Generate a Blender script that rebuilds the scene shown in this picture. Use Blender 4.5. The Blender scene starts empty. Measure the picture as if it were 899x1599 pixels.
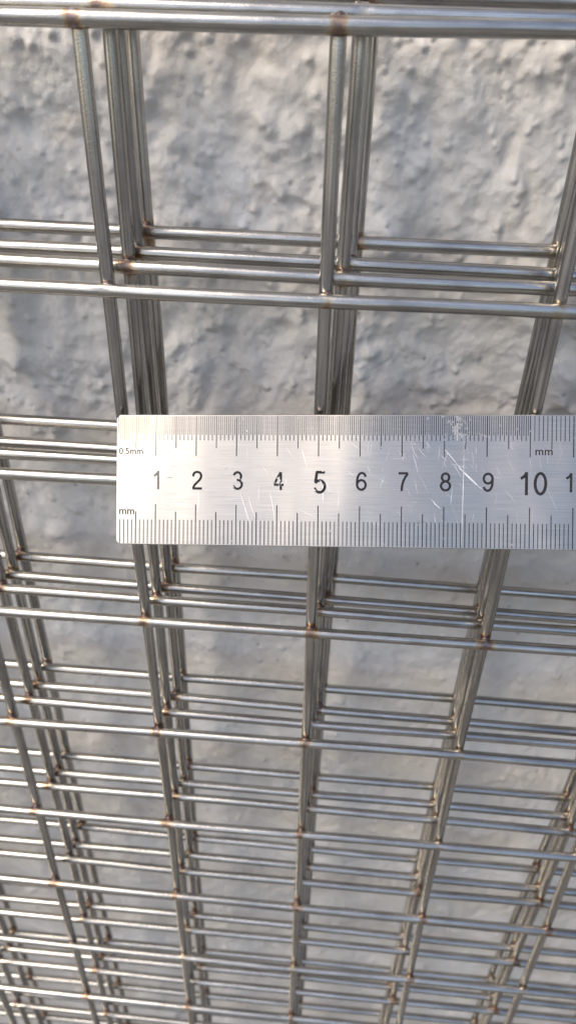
import bpy, math, random
import numpy as np
from mathutils import Matrix, Vector

random.seed(7)
rng = np.random.default_rng(11)
SC = bpy.context.scene
COL = SC.collection

# ---------------------------------------------------------------- frames
# "panel frame": millimetres, x right, y down, z into the wall, on the front mesh panel.
# The world has z up, y into the wall, the wall is vertical and the panels lean on it.
LEAN = math.radians(2.2)
LIFT = 0.66
WORLD = Matrix.Translation((0, 0, LIFT)) @ Matrix.Rotation(-LEAN, 4, 'X')

def to_world(p):                      # panel frame (mm) -> world (m)
    return WORLD @ Vector((p[0] / 1000, p[2] / 1000, -p[1] / 1000))

def rot_world(R):                     # 3x3 in panel frame, columns x, y(down), z(in) of the item
    q = Matrix(((1, 0, 0), (0, 0, 1), (0, -1, 0)))      # panel -> world axes
    m = q @ Matrix(R) @ q.transposed()
    return (WORLD.to_3x3() @ m)

# ---------------------------------------------------------------- camera
F = 1099.78
CAM_R = [[0.99629, 0.0622, -0.059468], [-0.020338, 0.841676, 0.5396], [0.083616, -0.536389, 0.839819]]
CAM_T = (3.493, -93.067, -156.116)
cd = bpy.data.cameras.new('camera')
cam = bpy.data.objects.new('camera', cd)
COL.objects.link(cam)
cd.sensor_fit = 'HORIZONTAL'
cd.sensor_width = 36
cd.lens = F * 36 / 899
cd.clip_start = 0.005
cd.clip_end = 500
q = Matrix(((1, 0, 0), (0, 0, 1), (0, -1, 0)))
rc = WORLD.to_3x3() @ q @ Matrix(CAM_R) @ Matrix(((1, 0, 0), (0, -1, 0), (0, 0, -1)))
cam.matrix_world = Matrix.Translation(to_world(CAM_T)) @ rc.to_4x4()
cd.dof.use_dof = True
cd.dof.focus_distance = 0.170
cd.dof.aperture_fstop = 32
SC.camera = cam

# ---------------------------------------------------------------- sky, sun, exposure
SUN_EL, SUN_AZ = math.radians(50), math.radians(-50)    # azimuth from straight behind the camera, minus = left
sun_dir = Vector((math.sin(SUN_AZ) * math.cos(SUN_EL), -math.cos(SUN_AZ) * math.cos(SUN_EL), math.sin(SUN_EL)))
w = bpy.data.worlds.new('World')
SC.world = w
w.use_nodes = True
nt = w.node_tree
sky = nt.nodes.new('ShaderNodeTexSky')
sky.sky_type = 'NISHITA'
sky.sun_disc = False
sky.sun_elevation = SUN_EL
sky.sun_rotation = math.atan2(sun_dir.x, sun_dir.y)
sky.air_density = 1.0
sky.dust_density = 3.0
sky.ozone_density = 1.4
bg = nt.nodes['Background']
bg.inputs['Strength'].default_value = 0.135
nt.links.new(sky.outputs[0], bg.inputs[0])
sd = bpy.data.lights.new('sun', 'SUN')
sd.energy = 1.6
sd.angle = math.radians(32)
sd.color = (1.0, 0.85, 0.65)
sun = bpy.data.objects.new('sun', sd)
COL.objects.link(sun)
sun.rotation_euler = sun_dir.to_track_quat('Z', 'Y').to_euler()
vs = SC.view_settings
vs.view_transform = 'Standard'
vs.look = 'None'
vs.gamma = 1
vs.use_curve_mapping = False
vs.exposure = 0.76

# ---------------------------------------------------------------- helpers
def tag(o, label=None, cat=None, group=None, kind=None):
    if label: o['label'] = label
    if cat: o['category'] = cat
    if group: o['group'] = group
    if kind: o['kind'] = kind
    return o

def np_mesh(name, co, quads, mat=None, smooth=True, attrs=None):
    me = bpy.data.meshes.new(name)
    co = np.asarray(co, dtype=np.float32)
    quads = np.asarray(quads, dtype=np.int32)
    k = quads.shape[1]
    me.vertices.add(len(co))
    me.vertices.foreach_set('co', co.ravel())
    me.loops.add(quads.size)
    me.loops.foreach_set('vertex_index', quads.ravel())
    me.polygons.add(len(quads))
    me.polygons.foreach_set('loop_start', np.arange(0, quads.size, k, dtype=np.int32))
    me.polygons.foreach_set('use_smooth', np.full(len(quads), smooth))
    me.update(calc_edges=True)
    for n, v in (attrs or {}).items():
        a = me.attributes.new(n, 'FLOAT', 'POINT')
        a.data.foreach_set('value', np.asarray(v, dtype=np.float32).ravel())
    if mat: me.materials.append(mat)
    return me

def link(name, me, parent=None, mat4=None):
    o = bpy.data.objects.new(name, me)
    COL.objects.link(o)
    if parent: o.parent = parent
    if mat4 is not None: o.matrix_local = mat4
    return o

class N:                               # tiny node helper
    def __init__(s, name):
        s.m = bpy.data.materials.new(name)
        s.m.use_nodes = True
        s.t = s.m.node_tree
        s.p = s.t.nodes['Principled BSDF']
    def n(s, typ, **kw):
        nd = s.t.nodes.new(typ)
        for k, v in kw.items():
            if k.startswith('i_'):
                nd.inputs[k[2:].replace('_', ' ')].default_value = v
            else:
                setattr(nd, k, v)
        return nd
    def l(s, a, b): s.t.links.new(a, b)
    def noise(s, vec, scale, detail=4, rough=0.6, dist=0.0):
        nd = s.n('ShaderNodeTexNoise')
        nd.inputs['Scale'].default_value = scale
        nd.inputs['Detail'].default_value = detail
        nd.inputs['Roughness'].default_value = rough
        nd.inputs['Distortion'].default_value = dist
        s.l(vec, nd.inputs['Vector'])
        return nd.outputs['Fac']
    def mapping(s, vec, scale=(1, 1, 1), loc=(0, 0, 0), rot=(0, 0, 0)):
        nd = s.n('ShaderNodeMapping')
        nd.inputs['Scale'].default_value = scale
        nd.inputs['Location'].default_value = loc
        nd.inputs['Rotation'].default_value = rot
        s.l(vec, nd.inputs['Vector'])
        return nd.outputs[0]
    def ramp(s, fac, stops, interp='LINEAR'):
        nd = s.n('ShaderNodeValToRGB')
        nd.color_ramp.interpolation = interp
        el = nd.color_ramp.elements
        while len(el) > 1: el.remove(el[-1])
        for k, (p, c) in enumerate(stops):
            if k == 0:
                e = el[0]; e.position = p
            else:
                e = el.new(p)
            e.color = (c, c, c, 1) if isinstance(c, (int, float)) else (*c, 1)
        s.l(fac, nd.inputs[0])
        return nd.outputs[0]
    def mix(s, fac, a, b, mode='MIX'):
        nd = s.n('ShaderNodeMix', data_type='RGBA', blend_type=mode)
        for sock, v in ((nd.inputs[0], fac), (nd.inputs[6], a), (nd.inputs[7], b)):
            if isinstance(v, (int, float)): sock.default_value = v
            elif isinstance(v, tuple): sock.default_value = (*v, 1)
            else: s.l(v, sock)
        return nd.outputs[2]
    def math(s, op, a, b=None, clamp=False):
        nd = s.n('ShaderNodeMath', operation=op, use_clamp=clamp)
        for sock, v in zip(nd.inputs, (a, b)):
            if v is None: continue
            if isinstance(v, (int, float)): sock.default_value = v
            else: s.l(v, sock)
        return nd.outputs[0]
    def aniso(s, amount):              # grain along local x: highlights spread across it
        vt = s.n('ShaderNodeVectorTransform', vector_type='VECTOR', convert_from='OBJECT', convert_to='WORLD')
        vt.inputs[0].default_value = (1, 0, 0)
        s.l(vt.outputs[0], s.p.inputs['Tangent'])
        s.p.inputs['Anisotropic'].default_value = amount
        s.p.inputs['Anisotropic Rotation'].default_value = 0.25
    def bump(s, h, strength, dist):
        nd = s.n('ShaderNodeBump')
        nd.inputs['Strength'].default_value = strength
        nd.inputs['Distance'].default_value = dist
        s.l(h, nd.inputs['Height'])
        s.l(nd.outputs[0], s.p.inputs['Normal'])
        return nd

# ---------------------------------------------------------------- materials
def mat_wire(vertical=False):
    s = N('drawn_steel_wire')
    tc = s.n('ShaderNodeTexCoord')
    oi = s.n('ShaderNodeObjectInfo')
    add = s.n('ShaderNodeVectorMath', operation='ADD')
    cmb = s.n('ShaderNodeCombineXYZ')
    s.l(s.math('MULTIPLY', oi.outputs['Random'], 37.0), cmb.inputs[0])
    s.l(tc.outputs['Object'], add.inputs[0]); s.l(cmb.outputs[0], add.inputs[1])
    v = add.outputs[0]
    streak = s.noise(s.mapping(v, (6, 1250, 1250)), 1.0, 5, 0.75)
    fine = s.noise(v, 2600, 3, 0.6)
    blot = s.noise(s.mapping(v, (60, 260, 260)), 1.0, 4, 0.6)
    base = s.ramp(streak, [(0.32, (0.18, 0.175, 0.165)), (0.42, (0.38, 0.37, 0.345)), (0.55, (0.52, 0.505, 0.475)), (0.70, (0.76, 0.74, 0.70))])
    base = s.mix(s.ramp(blot, [(0.45, 0.0), (0.68, 0.7)]), base, (0.26, 0.25, 0.245))
    at = s.n('ShaderNodeAttribute', attribute_name='weld_tint')
    h = s.math('ADD', at.outputs['Fac'], s.math('MULTIPLY', s.math('SUBTRACT', s.noise(v, 520, 3, 0.6), 0.5), 0.8))
    h = s.math('MULTIPLY', h, s.math('GREATER_THAN', at.outputs['Fac'], 0.02))
    tint = s.ramp(h, [(0.05, (0.55, 0.53, 0.50)), (0.22, (0.50, 0.42, 0.30)), (0.40, (0.34, 0.22, 0.14)),
                      (0.56, (0.18, 0.12, 0.10)), (0.66, (0.17, 0.14, 0.15)), (0.76, (0.30, 0.29, 0.31)), (0.9, (0.44, 0.43, 0.42))])
    base = s.mix(s.ramp(h, [(0.06, 0.0), (0.3, 0.85)]), base, tint)
    s.l(base, s.p.inputs['Base Color'])
    s.p.inputs['Metallic'].default_value = 1.0
    r = s.math('ADD', s.math('MULTIPLY', streak, 0.2), 0.12)
    r = s.math('ADD', r, s.math('MULTIPLY', h, 0.16), clamp=True)
    s.l(r, s.p.inputs['Roughness'])
    s.aniso(0.5)
    bh = s.math('ADD', s.math('MULTIPLY', streak, 0.8), s.math('MULTIPLY', fine, 0.35))
    scuff = s.noise(s.mapping(v, (170, 700, 700), (2, 5, 1)), 1.0, 5, 0.7, 0.6)
    bh = s.math('ADD', bh, s.math('MULTIPLY', scuff, 0.5))
    s.bump(bh, 0.4, 0.00018)
    return s.m

def mat_weld():
    s = N('oxidised_weld')
    tc = s.n('ShaderNodeTexCoord')
    a = s.noise(tc.outputs['Object'], 900, 4, 0.6)
    s.l(s.ramp(a, [(0.3, (0.06, 0.045, 0.045)), (0.48, (0.13, 0.09, 0.09)), (0.62, (0.22, 0.15, 0.11)), (0.8, (0.30, 0.29, 0.31))]), s.p.inputs['Base Color'])
    s.p.inputs['Metallic'].default_value = 0.85
    s.p.inputs['Roughness'].default_value = 0.42
    s.bump(a, 0.4, 0.0002)
    return s.m

def mat_wall():
    s = N('roughcast_render')
    tc = s.n('ShaderNodeTexCoord')
    v = tc.outputs['Object']
    big = s.noise(s.mapping(v, (1, 1, 1)), 26, 5, 0.6, 0.3)
    mid = s.noise(s.mapping(v, (1, 1, 0.8), (3, 1, 2)), 95, 5, 0.65, 0.5)
    fine = s.noise(v, 1300, 4, 0.7)
    grit = s.noise(v, 420, 5, 0.7)
    c = s.ramp(big, [(0.35, (0.59, 0.575, 0.55)), (0.5, (0.64, 0.63, 0.61)), (0.65, (0.66, 0.66, 0.655))])
    c = s.mix(s.ramp(mid, [(0.45, 0.0), (0.65, 0.35)]), c, (0.56, 0.54, 0.505))
    c = s.mix(s.ramp(s.noise(s.mapping(v, (1, 1, 1), (7, 7, 7)), 70, 3, 0.5), [(0.68, 0.0), (0.74, 0.4)]), c, (0.66, 0.59, 0.51))
    c = s.mix(s.ramp(grit, [(0.28, 0.5), (0.38, 0.0)]), c, (0.42, 0.395, 0.36))
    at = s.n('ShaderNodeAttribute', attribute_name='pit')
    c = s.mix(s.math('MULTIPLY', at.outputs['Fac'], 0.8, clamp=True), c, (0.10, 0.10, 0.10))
    s.l(c, s.p.inputs['Base Color'])
    s.p.inputs['Roughness'].default_value = 0.85
    s.p.inputs['Specular IOR Level'].default_value = 0.25
    h = s.math('ADD', s.math('MULTIPLY', fine, 0.35), grit)
    s.bump(h, 0.4, 0.0007)
    return s.m

def mat_ground():
    s = N('worn_concrete_paving')
    tc = s.n('ShaderNodeTexCoord')
    a = s.noise(tc.outputs['Object'], 3.0, 8, 0.65)
    b = s.noise(tc.outputs['Object'], 140, 5, 0.7)
    s.l(s.mix(0.4, s.ramp(a, [(0.3, (0.14, 0.14, 0.14)), (0.7, (0.21, 0.21, 0.208))]), s.ramp(b, [(0.3, (0.08, 0.08, 0.078)), (0.7, (0.19, 0.188, 0.182))])), s.p.inputs['Base Color'])
    s.p.inputs['Roughness'].default_value = 0.9
    s.bump(b, 0.4, 0.002)
    return s.m

def mat_ruler(edge=False):
    s = N('brushed_ruler_steel')
    tc = s.n('ShaderNodeTexCoord')
    v = tc.outputs['Object']
    g1 = s.noise(s.mapping(v, (90, 5200, 900)), 1.0, 4, 0.7)
    g2 = s.noise(s.mapping(v, (500, 9000, 900), (5, 3, 0)), 1.0, 3, 0.7)
    blot = s.noise(s.mapping(v, (60, 90, 60)), 1.0, 5, 0.62, 0.4)
    spk = s.noise(v, 2600, 3, 0.6)
    c = s.ramp(g1, [(0.3, (0.36, 0.345, 0.32)), (0.7, (0.50, 0.48, 0.45))])
    c = s.mix(s.ramp(blot, [(0.42, 0.0), (0.7, 0.35)]), c, (0.40, 0.385, 0.37))
    c = s.mix(s.ramp(g2, [(0.66, 0.0), (0.76, 0.5)]), c, (0.26, 0.24, 0.22))
    c = s.mix(s.ramp(spk, [(0.70, 0.0), (0.76, 0.6)]), c, (0.20, 0.18, 0.16))
    s.l(c, s.p.inputs['Base Color'])
    s.p.inputs['Metallic'].default_value = 1.0
    r = s.math('ADD', s.math('MULTIPLY', g1, 0.16), s.math('MULTIPLY', blot, 0.22))
    s.l(s.math('ADD', r, 0.19), s.p.inputs['Roughness'])
    s.aniso(0.4)
    flex = s.noise(s.mapping(v, (38, 14, 20), (1.3, 0, 0)), 1.0, 2, 0.4)
    sx = s.n('ShaderNodeSeparateXYZ'); s.l(v, sx.inputs[0])
    ph = s.math('MULTIPLY', s.math('SUBTRACT', sx.outputs[0], 0.012), 2 * math.pi / 0.046)
    wave = s.math('MULTIPLY', s.math('SINE', s.math('ADD', ph, s.math('MULTIPLY', flex, 1.5))), 3.6)
    hgt = s.math('ADD', g1, s.math('MULTIPLY', g2, 0.6))
    s.bump(s.math('ADD', s.math('MULTIPLY', hgt, 0.16), s.math('ADD', s.math('MULTIPLY', flex, 10.0), wave)), 1.0, 0.00008)
    return s.m

def mat_ink(kind='solid'):
    s = N('engraved_black_ink')
    tc = s.n('ShaderNodeTexCoord')
    v = tc.outputs['Object']
    steel = (0.60, 0.59, 0.58)
    if kind == 'faded':
        a = s.noise(v, 1500, 4, 0.6)
        s.l(s.ramp(a, [(0.3, (0.05, 0.05, 0.053)), (0.7, (0.19, 0.185, 0.19))]), s.p.inputs['Base Color'])
        s.p.inputs['Metallic'].default_value = 0.7
        s.p.inputs['Roughness'].default_value = 0.45
        return s.m
    if kind == 'chipped':
        a = s.noise(v, 620, 3, 0.65)
        m = s.ramp(a, [(0.53, 0.0), (0.56, 1.0)])
    elif kind == 'half':
        a = s.noise(v, 520, 3, 0.6)
        m = s.ramp(a, [(0.57, 0.0), (0.595, 1.0)])
    elif kind == 'scale':            # graduations: sparse wear, and one worn patch near 8 cm on the upper row
        sep = s.n('ShaderNodeSeparateXYZ'); s.l(v, sep.inputs[0])
        dx = s.math('SUBTRACT', 1.0, s.math('MULTIPLY', s.math('ABSOLUTE', s.math('SUBTRACT', sep.outputs[0], 0.0823)), 260.0), clamp=True)
        up = s.math('GREATER_THAN', sep.outputs[1], -0.012)
        dx = s.math('MULTIPLY', dx, up)
        a = s.math('ADD', s.noise(v, 700, 4, 0.65), s.math('MULTIPLY', dx, 0.2))
        m = s.ramp(a, [(0.655, 0.0), (0.69, 0.95)])
    else:
        a = s.noise(v, 1400, 3, 0.6)
        m = s.ramp(a, [(0.86, 0.0), (0.9, 0.7)]) if kind == 'lettering' else s.ramp(a, [(0.70, 0.0), (0.74, 0.7)])
    fine = s.noise(v, 2200, 3, 0.6)
    ink = s.ramp(fine, [(0.35, (0.008, 0.009, 0.012)), (0.75, (0.045, 0.047, 0.055))])
    s.l(s.mix(m, ink, steel), s.p.inputs['Base Color'])
    s.l(m, s.p.inputs['Metallic'])
    s.p.inputs['Roughness'].default_value = 0.75
    s.p.inputs['Specular IOR Level'].default_value = 0.135
    return s.m

def mat_scratch():
    s = N('bright_scratch')
    s.p.inputs['Base Color'].default_value = (0.74, 0.74, 0.75, 1)
    s.p.inputs['Metallic'].default_value = 0.8
    s.p.inputs['Roughness'].default_value = 0.5
    return s.m

M_WIRE, M_WELD, M_WALL, M_GROUND, M_RULER = mat_wire(), mat_weld(), mat_wall(), mat_ground(), mat_ruler()

# ---------------------------------------------------------------- ground
g = np_mesh('ground', [(-200, -200, 0), (200, -200, 0), (200, 200, 0), (-200, 200, 0)], [(0, 1, 2, 3)], M_GROUND, smooth=False)
tag(link('ground', g), kind='structure')

# ---------------------------------------------------------------- wall
WALL_Y = to_world((0, -100, 20.6 + 2.7 + 1.6 + 6.5)).y

def vnoise(X, Z, sx, sz, seed):       # smooth value noise with cubic fade
    r = np.random.default_rng(seed)
    T = r.standard_normal((256, 256)).astype(np.float32)
    u, v = X / sx, Z / sz
    iu, iv = np.floor(u).astype(int), np.floor(v).astype(int)
    fu, fv = u - iu, v - iv
    fu = fu * fu * fu * (fu * (fu * 6 - 15) + 10); fv = fv * fv * fv * (fv * (fv * 6 - 15) + 10)
    a, b = iu & 255, (iu + 1) & 255
    c, d = iv & 255, (iv + 1) & 255
    return (T[a, c] * (1 - fu) + T[b, c] * fu) * (1 - fv) + (T[a, d] * (1 - fu) + T[b, d] * fu) * fv

def graded(lo, hi, step, outlo, outhi, grow=1.18):
    a = list(np.arange(lo, hi, step))
    s, x = step, a[0]
    left = []
    while x > outlo:
        s *= grow; x -= s; left.append(max(x, outlo))
    s, x = step, a[-1]
    right = []
    while x < outhi:
        s *= grow; x += s; right.append(min(x, outhi))
    return np.array(left[::-1] + a + right)

def build_wall():
    xs = graded(-0.145, 0.150, 0.00052, -3.0, 3.0)
    z_hi, z_lo = LIFT + 0.165, LIFT - 0.52
    zc = [z_hi]
    st = 0.00050
    while zc[-1] > z_lo:
        st = 0.00050 + 0.0009 * max(0.0, (LIFT + 0.02 - zc[-1])) / 0.5
        zc.append(zc[-1] - st)
    s, x = st, zc[-1]
    while x > -0.05:
        s *= 1.18; x -= s; zc.append(x)
    s, x, up = 0.0005, z_hi, []
    while x < 2.4:
        s *= 1.18; x += s; up.append(x)
    zs = np.array(up[::-1] + zc)[::-1]
    X, Z = np.meshgrid(xs, zs)
    Xm, Zm = X * 1000 + 900.0, Z * 1000 + 400.0
    # domain warp so that nothing follows the lattice
    wx = vnoise(Xm, Zm, 9, 9, 1) * 0.9 + vnoise(Xm, Zm, 31, 31, 2) * 3
    wz = vnoise(Xm, Zm, 9, 9, 3) * 0.9 + vnoise(Xm, Zm, 31, 31, 4) * 3
    A = math.radians(24)
    U = (Xm + wx) * math.cos(A) + (Zm + wz) * math.sin(A)
    V = -(Xm + wx) * math.sin(A) + (Zm + wz) * math.cos(A)
    H = vnoise(U, V, 34, 48, 5) * 1.3
    env = 0.45 + 0.55 / (1 + np.exp(-((Z - LIFT) * 1000 - (-12)) / 16.0))     # trowelled smoother lower down
    n1 = vnoise(U, V, 8.0, 11, 6)
    n2 = vnoise(U + 40, V, 4.2, 5.4, 7)
    H += n1 * 0.62 * env
    H += n2 * 0.50 * env
    H += vnoise(U, V + 11, 2.5, 3.0, 8) * 0.19 * env
    H += vnoise(Xm, Zm, 1.5, 1.6, 9) * 0.08 * env
    H += vnoise(Xm + 5, Zm, 0.95, 0.95, 10) * 0.075 * env
    # drops and nubs of thrown render, and small dark blow holes
    r = np.random.default_rng(5)
    pit = np.zeros_like(H)
    def stamp(cx, cz, rad, fn):
        i0, i1 = np.searchsorted(xs, cx - rad), np.searchsorted(xs, cx + rad)
        j0, j1 = np.searchsorted(zs, cz - rad), np.searchsorted(zs, cz + rad)
        if i1 <= i0 or j1 <= j0: return
        fn(slice(j0, j1), slice(i0, i1))
    for k in range(4800):
        cx, cz = r.uniform(-0.16, 0.165), r.uniform(LIFT - 0.5, LIFT + 0.165)
        rad = r.uniform(0.8, 1.0) * r.choice((0.65, 0.85, 1.1, 1.4, 1.9)); el = r.uniform(1.0, 1.7); hh = rad * r.uniform(0.5, 1.0)
        an = A + r.normal(0, 0.35)
        def fn(a, b):
            dx, dz = (X[a, b] - cx) * 1000 + wx[a, b] * 0.12, (Z[a, b] - cz) * 1000 + wz[a, b] * 0.12
            u = dx * math.cos(an) + dz * math.sin(an); v = -dx * math.sin(an) + dz * math.cos(an)
            # steep lower lip, long upper tail
            v = np.where(v > 0, v / (el * 1.5), v / 0.75)
            d2 = (u * u + v * v) / (rad * rad)
            H[a, b] += hh * env[a, b] * np.exp(-d2 * 1.6)
        stamp(cx, cz, rad * el * 3 / 1000, fn)
    for k in range(420):
        cx, cz = r.uniform(-0.15, 0.155), r.uniform(LIFT - 0.45, LIFT + 0.165)
        rad = r.choice((0.22, 0.3, 0.4, 0.55)) * r.uniform(0.8, 1.2); dep = rad * r.uniform(0.6, 1.1)
        def fn(a, b):
            dx, dz = (X[a, b] - cx) * 1000, (Z[a, b] - cz) * 1000
            d2 = (dx * dx + dz * dz * 0.6) / (rad * rad)
            e = np.exp(-d2 * 1.4)
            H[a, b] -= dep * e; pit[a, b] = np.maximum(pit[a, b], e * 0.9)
        stamp(cx, cz, rad * 3 / 1000, fn)
    H -= H.mean()
    H = np.clip(H, -5, 5.8)
    Y = WALL_Y - H / 1000
    co = np.stack([X.ravel(), Y.ravel(), Z.ravel()], 1)
    nz, nx = X.shape
    i = np.arange(nz - 1)[:, None] * nx + np.arange(nx - 1)[None, :]
    quads = np.stack([i, i + 1, i + nx + 1, i + nx], -1).reshape(-1, 4)
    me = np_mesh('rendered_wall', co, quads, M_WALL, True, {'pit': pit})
    o = link('rendered_wall', me)
    tag(o, 'rough grey roughcast wall behind all the wire mesh panels', 'wall')
build_wall()

# ---------------------------------------------------------------- wire mesh panels
D = 3.2            # wire diameter, mm
VOFF = 2.7         # vertical wires sit behind the horizontal ones, pressed in at the welds
COLS = list(range(-4, 9))
ROWS = list(range(0, 16))
PANELS = [
 dict(R=[[1.0, 0.0, 0.0], [0.0, 1.0, 0.0], [0.0, 0.0, 1.0]],
 t=[0.0, 0.0, 0.0],
 a=[0.966, 1.232, 0.545, -0.997, -1.486, -0.624, -0.303, 0.666, 0.0],
 b=[0.197, 0.643, -0.101, -0.513, -0.396, -0.168, 0.431, 0.21, 0.0],
 c=[-0.896, 0.143, -0.159, 0.505, 0.408, 0.0],
 d=[-0.465, -0.234, 0.135, 0.539, 0.544, 0.0]),
 dict(R=[[0.999953, -0.009037, -0.003605], [0.009004, 0.999919, -0.009025], [0.003686, 0.008992, 0.999953]],
 t=[2.347, -1.222, 8.573],
 a=[0.071, -0.69, 0.859, -0.116, 0.63, -0.823, 0.072, 0.0, 0.0],
 b=[0.0, 0.139, -0.083, 0.161, 0.043, -0.09, 0.02, 0.0, 0.0],
 c=[0.317, -0.129, 0.155, -0.341, 0.0, 0.0],
 d=[-0.249, -0.58, 0.155, 0.221, 0.0, 0.0]),
 dict(R=[[0.999953, -0.009027, -0.003575], [0.008994, 0.999919, -0.008957], [0.003655, 0.008924, 0.999953]],
 t=[3.509, -2.334, 14.5],
 a=[-1.622, -1.048, 1.434, 0.69, 1.029, -0.404, -0.092, 0.0, 0.0],
 b=[0.0, 0.137, -0.415, 0.542, 0.21, -0.21, -0.019, 0.0, 0.0],
 c=[-0.015, 0.079, 0.825, -0.894, 0.0, 0.0],
 d=[-0.03, 0.166, 0.254, -0.207, 0.0, 0.0]),
 dict(R=[[0.999954, -0.008821, -0.003706], [0.008787, 0.99992, -0.009104], [0.003786, 0.009071, 0.999952]],
 t=[4.239, -5.811, 20.634],
 a=[-0.328, -1.502, 0.747, 0.733, 0.58, 0.169, -0.401, 0.0, 0.0],
 b=[0.0, 0.196, -0.412, 0.49, 0.155, -0.614, 0.225, 0.0, 0.0],
 c=[0.094, 0.289, 1.176, -1.083, -0.476, 0.0],
 d=[0.247, 0.084, 0.382, 0.2, -0.401, 0.0]),
]
LABELS = [
 'front steel wire mesh panel, nearest the camera, with the ruler against it',
 'second steel wire mesh panel from the front, close behind the panel the ruler touches',
 'third steel wire mesh panel from the front, sandwiched just ahead of the rearmost panel',
 'rearmost steel wire mesh panel, the one closest to the roughcast wall',
]
SIDES = 16

def wire_mesh(length, crossings, seed, press_side):
    """A rod along local x (metres) with heat marks and a slight press dent at every crossing."""
    r = np.random.default_rng(seed)
    ss = {0.0, 0.35e-3, length - 0.35e-3, length}
    for c in crossings:
        for k in (-8, -5.5, -4, -3, -2.2, -1.5, -0.8, 0, 0.8, 1.5, 2.2, 3, 4, 5.5, 8):
            x = c + k * 1e-3
            if 0.5e-3 < x < length - 0.5e-3: ss.add(round(x, 7))
    for a, b in zip(crossings[:-1], crossings[1:]):
        for k in (0.3, 0.5, 0.7): ss.add(a + (b - a) * k)
    s = np.array(sorted(ss))
    rad = np.full(len(s), D / 2000)
    rad[0] *= 0.86; rad[-1] *= 0.86
    rad *= 1 + 0.006 * r.standard_normal(len(s))
    heat = np.zeros(len(s)); dent = np.zeros(len(s)); dy = np.zeros(len(s))
    for c in crossings:
        ctr = c + r.normal(0, 0.25e-3)
        wd = r.uniform(1.3, 2.9) * 1e-3; amp = r.uniform(0.15, 0.9)
        d = np.abs(s - ctr)
        heat = np.maximum(heat, amp * np.exp(-(d / wd) ** 2 * 1.1))
        dent += np.exp(-(d / 1.5e-3) ** 2) * r.uniform(0.06, 0.14)
    ph = r.uniform(0, 6.28, 4)
    wob_y = 0.00022 * np.sin(s * 23 + ph[0]) + 0.00007 * np.sin(s * 71 + ph[1])
    wob_z = 0.00028 * np.sin(s * 19 + ph[2]) + 0.00007 * np.sin(s * 64 + ph[3])
    th = np.arange(SIDES) / SIDES * 2 * math.pi
    cy, cz = np.cos(th), np.sin(th)
    # local y points into the wall: the electrode flattens the outer side (press_side = -1 front, +1 back)
    fl = np.clip(cy * press_side, 0, 1) ** 3
    Y = rad[:, None] * cy[None] * (1 - dent[:, None] * fl[None]) + wob_y[:, None]
    Zc = rad[:, None] * cz[None] * (1 + 0.35 * dent[:, None]) + wob_z[:, None]
    X = np.repeat(s[:, None], SIDES, 1)
    co = np.stack([X.ravel(), Y.ravel(), Zc.ravel()], 1)
    n = len(s)
    i = np.arange(n - 1)[:, None] * SIDES + np.arange(SIDES)[None]
    j = np.arange(n - 1)[:, None] * SIDES + (np.arange(SIDES)[None] + 1) % SIDES
    quads = np.stack([i, i + SIDES, j + SIDES, j], -1).reshape(-1, 4)
    # end caps as quads fan with centre verts
    nv = len(co)
    co = np.vstack([co, [[0, 0, 0]], [[length, 0, 0]]])
    cap = []
    for k in range(0, SIDES, 2):
        cap.append((nv, k, (k + 1) % SIDES, (k + 2) % SIDES))
        e = (n - 1) * SIDES
        cap.append((nv + 1, e + (k + 2) % SIDES, e + (k + 1) % SIDES, e + k))
    quads = np.vstack([quads, cap])
    # heat is strongest on the side that touches the other wire, patchy around the rod
    side = 0.82 - 0.18 * press_side * cy
    hv = np.concatenate([(heat[:, None] * side[None]).ravel(), [0, 0]])
    return np_mesh('wire', co, quads, M_WIRE, True, {'weld_tint': hv})

def weld_mesh(seed):
    r = np.random.default_rng(seed)
    nu, nv = 14, 8
    co = []
    for j in range(1, nv):
        ph = math.pi * j / nv
        for i in range(nu):
            t = 2 * math.pi * i / nu
            k = 1 + r.normal(0, 0.05)
            # squashed cushion between the two wires, wider than the contact so that a lip shows
            co.append((1.52 * k * math.sin(ph) * math.cos(t), 1.15 * math.cos(ph), 1.78 * k * math.sin(ph) * math.sin(t)))
    co += [(0, 1.15, 0), (0, -1.15, 0)]
    co = np.array(co) / 1000
    T = len(co) - 2
    tris = []
    quads = []
    for j in range(nv - 2):
        for i in range(nu):
            a, b = j * nu + i, j * nu + (i + 1) % nu
            quads.append((a, b, b + nu, a + nu))
    for i in range(0, nu, 2):
        quads.append((T, (i + 2) % nu, (i + 1) % nu, i))
        e = (nv - 2) * nu
        quads.append((T + 1, e + i, e + (i + 1) % nu, e + (i + 2) % nu))
    return np_mesh('weld', co, quads, M_WELD, True)
WELDS = [weld_mesh(100 + k) for k in range(5)]

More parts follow.
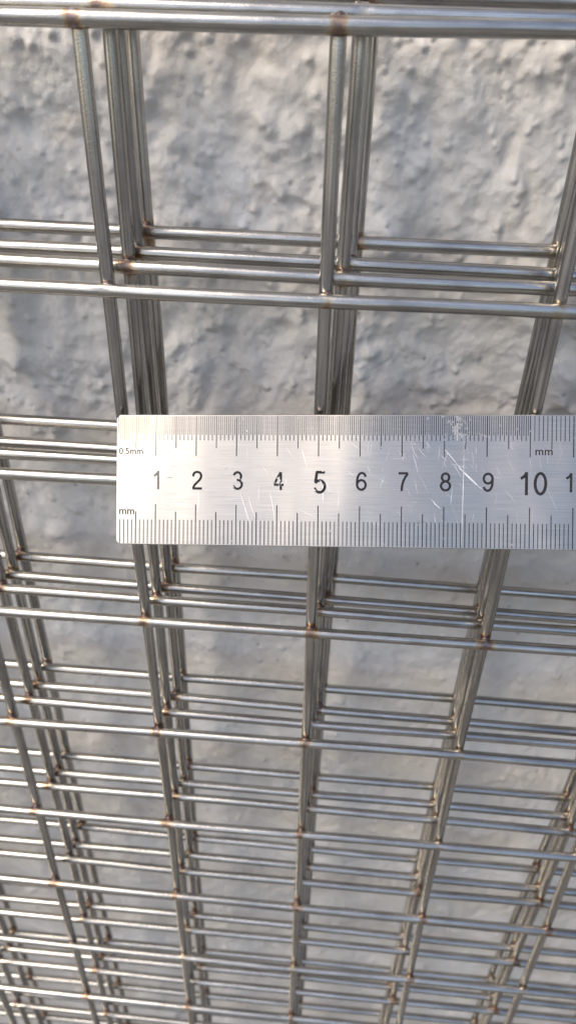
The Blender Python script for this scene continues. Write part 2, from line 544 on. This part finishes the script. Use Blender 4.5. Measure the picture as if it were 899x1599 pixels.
for pi, P in enumerate(PANELS):
    root = bpy.data.objects.new('wire_mesh_panel', None)
    COL.objects.link(root)
    root.empty_display_size = 0.05
    R = rot_world(P['R'])
    org = Vector((0.1, 0, -0.65))                    # base of the panel in its own axes (x, into wall, up), m
    base = to_world(P['t']) + R @ org
    root.matrix_world = Matrix.Translation(base) @ R.to_4x4()
    tag(root, LABELS[pi], 'wire mesh panel', 'wire mesh panels leaning on the wall')
    r = random.Random(50 + pi)
    ra = {k: (P['a'][k] if k < 9 else r.gauss(0, 0.5)) for k in ROWS}
    rb = {k: (P['b'][k] if k < 9 else r.gauss(0, 0.1)) for k in ROWS}
    if pi == 3: rb[0] = 0.0
    ca = {k: (P['c'][k] if 0 <= k < 6 else r.gauss(0, 0.4)) for k in COLS}
    cb = {k: (P['d'][k] if 0 <= k < 6 else r.gauss(0, 0.15)) for k in COLS}
    def cross(c, rr):
        X, Y = c * 50 - 100.0, rr * 50 - 100.0
        for _ in range(4):
            X2 = c * 50 - 100 + ca[c] + cb[c] * Y / 100
            Y2 = rr * 50 - 100 + ra[rr] + rb[rr] * X / 100
            X, Y = X2, Y2
        return X, Y
    pts = {(c, rr): cross(c, rr) for c in COLS for rr in ROWS}
    def loc(X, Y, dep):                              # mm on the panel -> root-local metres
        return Vector((X / 1000, dep / 1000, -Y / 1000)) - org
    for rr in ROWS:
        a, b = Vector(pts[COLS[0], rr]), Vector(pts[COLS[-1], rr])
        u = (b - a).normalized()
        a2, b2 = a - u * 2.6, b + u * 2.6
        A, B = loc(a2.x, a2.y, 0), loc(b2.x, b2.y, 0)
        ax = (B - A).normalized(); ay = Vector((0, 1, 0)); az = ax.cross(ay)
        m = Matrix((ax, ay, az)).transposed().to_4x4(); m.translation = A
        cr = [(Vector(pts[c, rr]) - a2).length / 1000 for c in COLS]
        link('horizontal_wire', wire_mesh((B - A).length, cr, 1000 * pi + rr, -1), root, m)
    for c in COLS:
        a, b = Vector(pts[c, ROWS[-1]]), Vector(pts[c, ROWS[0]])
        u = (b - a).normalized()
        a2, b2 = a - u * 2.4, b + u * 1.7
        A, B = loc(a2.x, a2.y, VOFF), loc(b2.x, b2.y, VOFF)
        ax = (B - A).normalized(); ay = Vector((0, 1, 0)); az = ax.cross(ay)
        m = Matrix((ax, ay, az)).transposed().to_4x4(); m.translation = A
        cr = [(Vector(pts[c, rr]) - a2).length / 1000 for rr in reversed(ROWS)]
        link('vertical_wire', wire_mesh((B - A).length, cr, 1000 * pi + 500 + c, 1), root, m)
    for (c, rr), (X, Y) in pts.items():
        m = Matrix.Translation(loc(X + r.gauss(0, 0.12), Y + r.gauss(0, 0.15), VOFF / 2))
        m = m @ Matrix.Rotation(r.choice((0, math.pi)) + r.gauss(0, 0.12), 4, 'Y')
        link('weld', r.choice(WELDS), root, m)

# ---------------------------------------------------------------- steel ruler
RUL_R = [[0.998493, 0.051994, 0.017539], [-0.053335, 0.844461, 0.532955], [0.0129, -0.533087, 0.845962]]
RUL_T = (-50.577, -18.444, -0.39)
K = 0.992                              # a hair nearer the camera so the blade clears the wires
rt = [c + K * (t - c) for t, c in zip(RUL_T, CAM_T)]
RW, RL, RTH = 32.04 * K, 155.0, 0.8
ruler = bpy.data.objects.new('steel_ruler', None)
COL.objects.link(ruler)
ruler.empty_display_size = 0.03
# ruler axes: x along, y up across the blade, z out of the printed face
rr3 = WORLD.to_3x3() @ q @ Matrix(RUL_R) @ Matrix(((1, 0, 0), (0, -1, 0), (0, 0, -1)))
ruler.matrix_world = Matrix.Translation(to_world(rt)) @ rr3.to_4x4()
tag(ruler, 'scratched stainless steel ruler held across the front wire mesh panel', 'ruler')

import bmesh
def ruler_body():
    bm = bmesh.new()
    rad, seg = 1.35, 8
    out = []
    for cx, cy, a0 in ((rad, -rad, 90), (rad, -RW + rad, 180), (RL - rad, -RW + rad, 270), (RL - rad, -rad, 0)):
        for k in range(seg + 1):
            a = math.radians(a0 + 90 * k / seg)
            out.append((cx + rad * math.cos(a), cy + rad * math.sin(a)))
    # hanging hole near the far end, bridged into the outline
    vs_ = [bm.verts.new((x / 1000, y / 1000, 0)) for x, y in out]
    f = bm.faces.new(vs_)
    f.normal_update()
    if f.normal.z < 0: f.normal_flip()
    ret = bmesh.ops.extrude_face_region(bm, geom=[f])
    dv = [v for v in ret['geom'] if isinstance(v, bmesh.types.BMVert)]
    for v in dv: v.co.z -= RTH / 1000
    bm.normal_update()
    bmesh.ops.recalc_face_normals(bm, faces=bm.faces)
    rim = [e for e in bm.edges if abs(e.verts[0].co.z) < 1e-7 and abs(e.verts[1].co.z) < 1e-7]
    bmesh.ops.bevel(bm, geom=rim, offset=0.00022, segments=3, affect='EDGES', profile=0.5)
    geom = bm.verts[:] + bm.edges[:] + bm.faces[:]
    for k in range(1, 62):
        geom = bm.verts[:] + bm.edges[:] + bm.faces[:]
        bmesh.ops.bisect_plane(bm, geom=geom, plane_co=(k * 0.0025, 0, 0), plane_no=(1, 0, 0))
    me = bpy.data.meshes.new('blade')
    bm.to_mesh(me); bm.free()
    me.materials.append(M_RULER)
    return me
link('blade', ruler_body(), ruler)

INK, INK_S, INK_C, INK_H, INK_F = mat_ink(), mat_ink('scale'), mat_ink('chipped'), mat_ink('half'), mat_ink('faded')
INK_L = mat_ink('lettering')
ZI = 0.02e-3
def ticks(name, items, mat):
    co, fa = [], []
    for x, y0, y1, wd in items:
        n = len(co)
        co += [((x - wd / 2) / 1000 * K, y0 / 1000 * K, ZI), ((x + wd / 2) / 1000 * K, y0 / 1000 * K, ZI),
               ((x + wd / 2) / 1000 * K, y1 / 1000 * K, ZI), ((x - wd / 2) / 1000 * K, y1 / 1000 * K, ZI)]
        fa.append((n, n + 1, n + 2, n + 3))
    me = np_mesh(name, co, fa, mat, smooth=False)
    return link(name, me, ruler)
W0 = 32.04
top = []
for k in range(1, 306):
    x = k * 0.5
    if k % 2 and x > 100: continue
    ln, wd = (4.95, 0.15) if k % 2 else (6.3, 0.15)
    if k % 10 == 0: ln, wd = 8.2, 0.19
    if k % 20 == 0: ln, wd = 10.1, 0.20
    top.append((x + random.gauss(0, 0.008), -ln, -0.3, wd * 1.12 * random.uniform(0.9, 1.12)))
ticks('upper_graduations', top, INK_S)
bot = []
for k in range(1, 153):
    ln, wd = 6.2, 0.165
    if k % 5 == 0: ln, wd = 8.2, 0.19
    if k % 10 == 0: ln, wd = 10.0, 0.20
    bot.append((k + random.gauss(0, 0.01), -W0 + 0.3, -W0 + ln, wd * 1.2 * random.uniform(0.92, 1.1)))
ticks('lower_graduations', bot, INK_S)

def text(name, s, cx, y_base, height, mat, squeeze=1.0, spacing=1.0, bold=0.0):
    cu = bpy.data.curves.new(name, 'FONT')
    cu.body = s
    cu.align_x = 'CENTER'
    cu.space_character = spacing
    cu.offset = bold
    cu.resolution_u = 8
    tmp = bpy.data.objects.new(name, cu)
    COL.objects.link(tmp)
    dg = bpy.context.evaluated_depsgraph_get()
    me = bpy.data.meshes.new_from_object(tmp.evaluated_get(dg))
    bpy.data.objects.remove(tmp)
    n = len(me.vertices)
    co = np.empty(n * 3, np.float32); me.vertices.foreach_get('co', co); co = co.reshape(-1, 3)
    x0, x1 = co[:, 0].min(), co[:, 0].max(); y0, y1 = co[:, 1].min(), co[:, 1].max()
    sc = height / (y1 - y0)
    co[:, 0] = (co[:, 0] - (x0 + x1) / 2) * sc * squeeze
    co[:, 1] = (co[:, 1] - y0) * sc
    co[:, 2] = 0
    co *= K / 1000
    me.vertices.foreach_set('co', co.ravel()); me.update()
    me.materials.clear(); me.materials.append(mat)
    return link(name, me, ruler, Matrix.Translation((cx * K / 1000, y_base * K / 1000, ZI)))
def arc(cx, cy, rx, ry, a0, a1, n=22):
    return [(cx + rx * math.cos(math.radians(a0 + (a1 - a0) * k / n)), cy + ry * math.sin(math.radians(a0 + (a1 - a0) * k / n))) for k in range(n + 1)]
def smooth(pts, n=7):
    out = []
    P = [pts[0]] + list(pts) + [pts[-1]]
    for i in range(1, len(P) - 2):
        for k in range(n):
            t = k / n
            out.append(tuple(0.5 * (2 * P[i][j] + (P[i + 1][j] - P[i - 1][j]) * t + (2 * P[i - 1][j] - 5 * P[i][j] + 4 * P[i + 1][j] - P[i + 2][j]) * t * t
                                    + (3 * P[i][j] - P[i - 1][j] - 3 * P[i + 1][j] + P[i + 2][j]) * t ** 3) for j in (0, 1)))
    return out + [pts[-1]]
SIX = [arc(0.285, 0.31, 0.225, 0.252, 0, 360, 40), smooth([(0.50, 0.745), (0.455, 0.87), (0.32, 0.942), (0.18, 0.885), (0.09, 0.71), (0.06, 0.50), (0.061, 0.32)])]
DIG = {'0': [arc(0.28, 0.5, 0.222, 0.442, 0, 360, 48)],
       '1': [[(0.335, 0.0), (0.335, 1.0)], smooth([(0.09, 0.72), (0.20, 0.785), (0.285, 0.87), (0.325, 0.965)])],
       '2': [smooth([(0.055, 0.70), (0.085, 0.85), (0.18, 0.93), (0.29, 0.942), (0.41, 0.905), (0.485, 0.80), (0.485, 0.68), (0.42, 0.54), (0.29, 0.40), (0.16, 0.27), (0.085, 0.15), (0.06, 0.062)]), [(0.02, 0.058), (0.535, 0.058)]],
       '3': [arc(0.265, 0.735, 0.195, 0.207, 168, -90, 26), arc(0.27, 0.29, 0.232, 0.234, 100, -168, 30)],
       '4': [[(0.405, 0.0), (0.405, 1.0)], [(0.385, 0.955), (0.045, 0.315)], [(0.0, 0.29), (0.56, 0.29)]],
       '5': [[(0.505, 0.94), (0.125, 0.94)], [(0.16, 0.97), (0.09, 0.48)], arc(0.275, 0.315, 0.228, 0.26, 147, -168, 30)],
       '6': SIX,
       '7': [[(0.03, 0.94), (0.535, 0.94)], smooth([(0.515, 0.92), (0.39, 0.74), (0.29, 0.52), (0.225, 0.27), (0.2, 0.0)])],
       '8': [arc(0.28, 0.737, 0.19, 0.205, 0, 360, 36), arc(0.28, 0.29, 0.23, 0.234, 0, 360, 40)],
       '9': [[(0.56 - x, 1.0 - y) for x, y in st] for st in SIX]}
def numeral(sx, cx, y_base, height, mat):
    co, fa = [], []
    adv = 0.64
    total = 0.56 + adv * (len(sx) - 1)
    layer = 0
    for ci, ch in enumerate(sx):
        for st in DIG[ch]:
            hw = 0.063
            z = ZI + layer * 2e-6
            layer += 1
            closed = len(st) > 20 and math.dist(st[0], st[-1]) < 1e-6
            n0 = len(co)
            for k, p in enumerate(st):
                a = st[k - 1] if k > 0 else (st[-2] if closed else p)
                b = st[k + 1] if k < len(st) - 1 else (st[1] if closed else p)
                d = Vector((b[0] - a[0], b[1] - a[1])).normalized()
                for sgn in (-1, 1):
                    x = (p[0] - d.y * hw * sgn + ci * adv - total / 2) * height
                    y = (p[1] + d.x * hw * sgn) * height
                    co.append((x * K / 1000, y * K / 1000, z))
            for k in range(len(st) - 1):
                n = n0 + 2 * k
                fa.append((n, n + 2, n + 3, n + 1))
    return link('numeral', np_mesh('numeral', co, fa, mat, smooth=False), ruler, Matrix.Translation((cx * K / 1000, y_base * K / 1000, 0)))
nums = {1: INK_F, 2: INK, 3: INK_H, 4: INK_C, 5: INK_H}
for k in range(1, 16):
    big = k % 5 == 0
    h = 5.5 if big else 4.55
    base = -19.1 if big else -18.35
    numeral(str(k), k * 10 + (0.35 if k < 10 else 0.7), base, h, nums.get(k, INK))
text('unit_lettering', '0.5mm', 3.7, -9.75, 1.62, INK_L, spacing=1.0, bold=0.012)
text('unit_lettering', 'mm', 2.75, -24.6, 1.25, INK_L, spacing=1.0, bold=0.012)
text('unit_lettering', 'mm', 103.2, -9.6, 1.3, INK_L, spacing=1.05, bold=0.012)

def strokes(name, segs, mat, z=0.012e-3):
    co, fa = [], []
    for (x0, y0), (x1, y1), wd in segs:
        d = Vector((x1 - x0, y1 - y0)); L = d.length
        if L < 1e-6: continue
        nrm = Vector((-d.y, d.x)) / L
        m = max(2, int(L / 1.5)); bend = random.gauss(0, 0.03) * L
        ring = []
        for k in range(m + 1):
            t = k / m
            wk = wd * (0.25 + 0.75 * math.sin(math.pi * min(1, max(0, t)) ** 0.8)) * random.uniform(0.75, 1.2)
            p = Vector((x0, y0)) + d * t + nrm * bend * math.sin(math.pi * t)
            ring.append((p + nrm * wk / 2, p - nrm * wk / 2))
        for k in range(m):
            n = len(co)
            for p in (ring[k][1], ring[k + 1][1], ring[k + 1][0], ring[k][0]):
                co.append((p.x * K / 1000, p.y * K / 1000, z))
            fa.append((n, n + 1, n + 2, n + 3))
    o = link(name, np_mesh(name, co, fa, mat, smooth=False), ruler)
    o['kind'] = 'stuff'
    return o
segs = [((80, -8.2), (83.3, -12.2), 0.16), ((82.8, -11.6), (89, -17.8), 0.22), ((83.2, -12.6), (88.6, -17.6), 0.12),
        ((77.0, -20.2), (79.3, -22.6), 0.2), ((84.6, -9), (84.2, -31), 0.12), ((46, -8.2), (47.3, -12.8), 0.12),
        ((51.4, -15.8), (51.2, -21), 0.2), ((31, -19), (34.0, -28), 0.1), ((33, -20), (35.2, -26), 0.1),
        ((38.2, -18.8), (39.6, -27), 0.1), ((20.6, -18.8), (20.4, -24), 0.12), ((72.5, -9.5), (73.8, -13.8), 0.1)]
for k in range(110):
    x, y = random.gauss(80, 22), random.uniform(-27, -5)
    if x < 24 or x > 148: continue
    a = random.choice((random.gauss(1.9, 0.25), random.gauss(2.4, 0.4), random.gauss(1.45, 0.15)))
    L = random.uniform(0.8, 5.5)
    segs.append(((x, y), (x + L * math.cos(a), min(-0.6, y + L * math.sin(a))), random.uniform(0.03, 0.075)))
strokes('scratches', segs, mat_scratch())
dark = [((12.6, -15.6), (14.3, -15.35), 0.16)]
for k in range(26):
    x, y = random.uniform(2, 60), random.uniform(-23, -11)
    a = random.gauss(0.1, 0.25); L = random.uniform(0.2, 1.6)
    dark.append(((x, y), (x + L * math.cos(a), y + L * math.sin(a)), random.uniform(0.03, 0.07)))
strokes('scuff_marks', dark, INK_F, 0.009e-3)
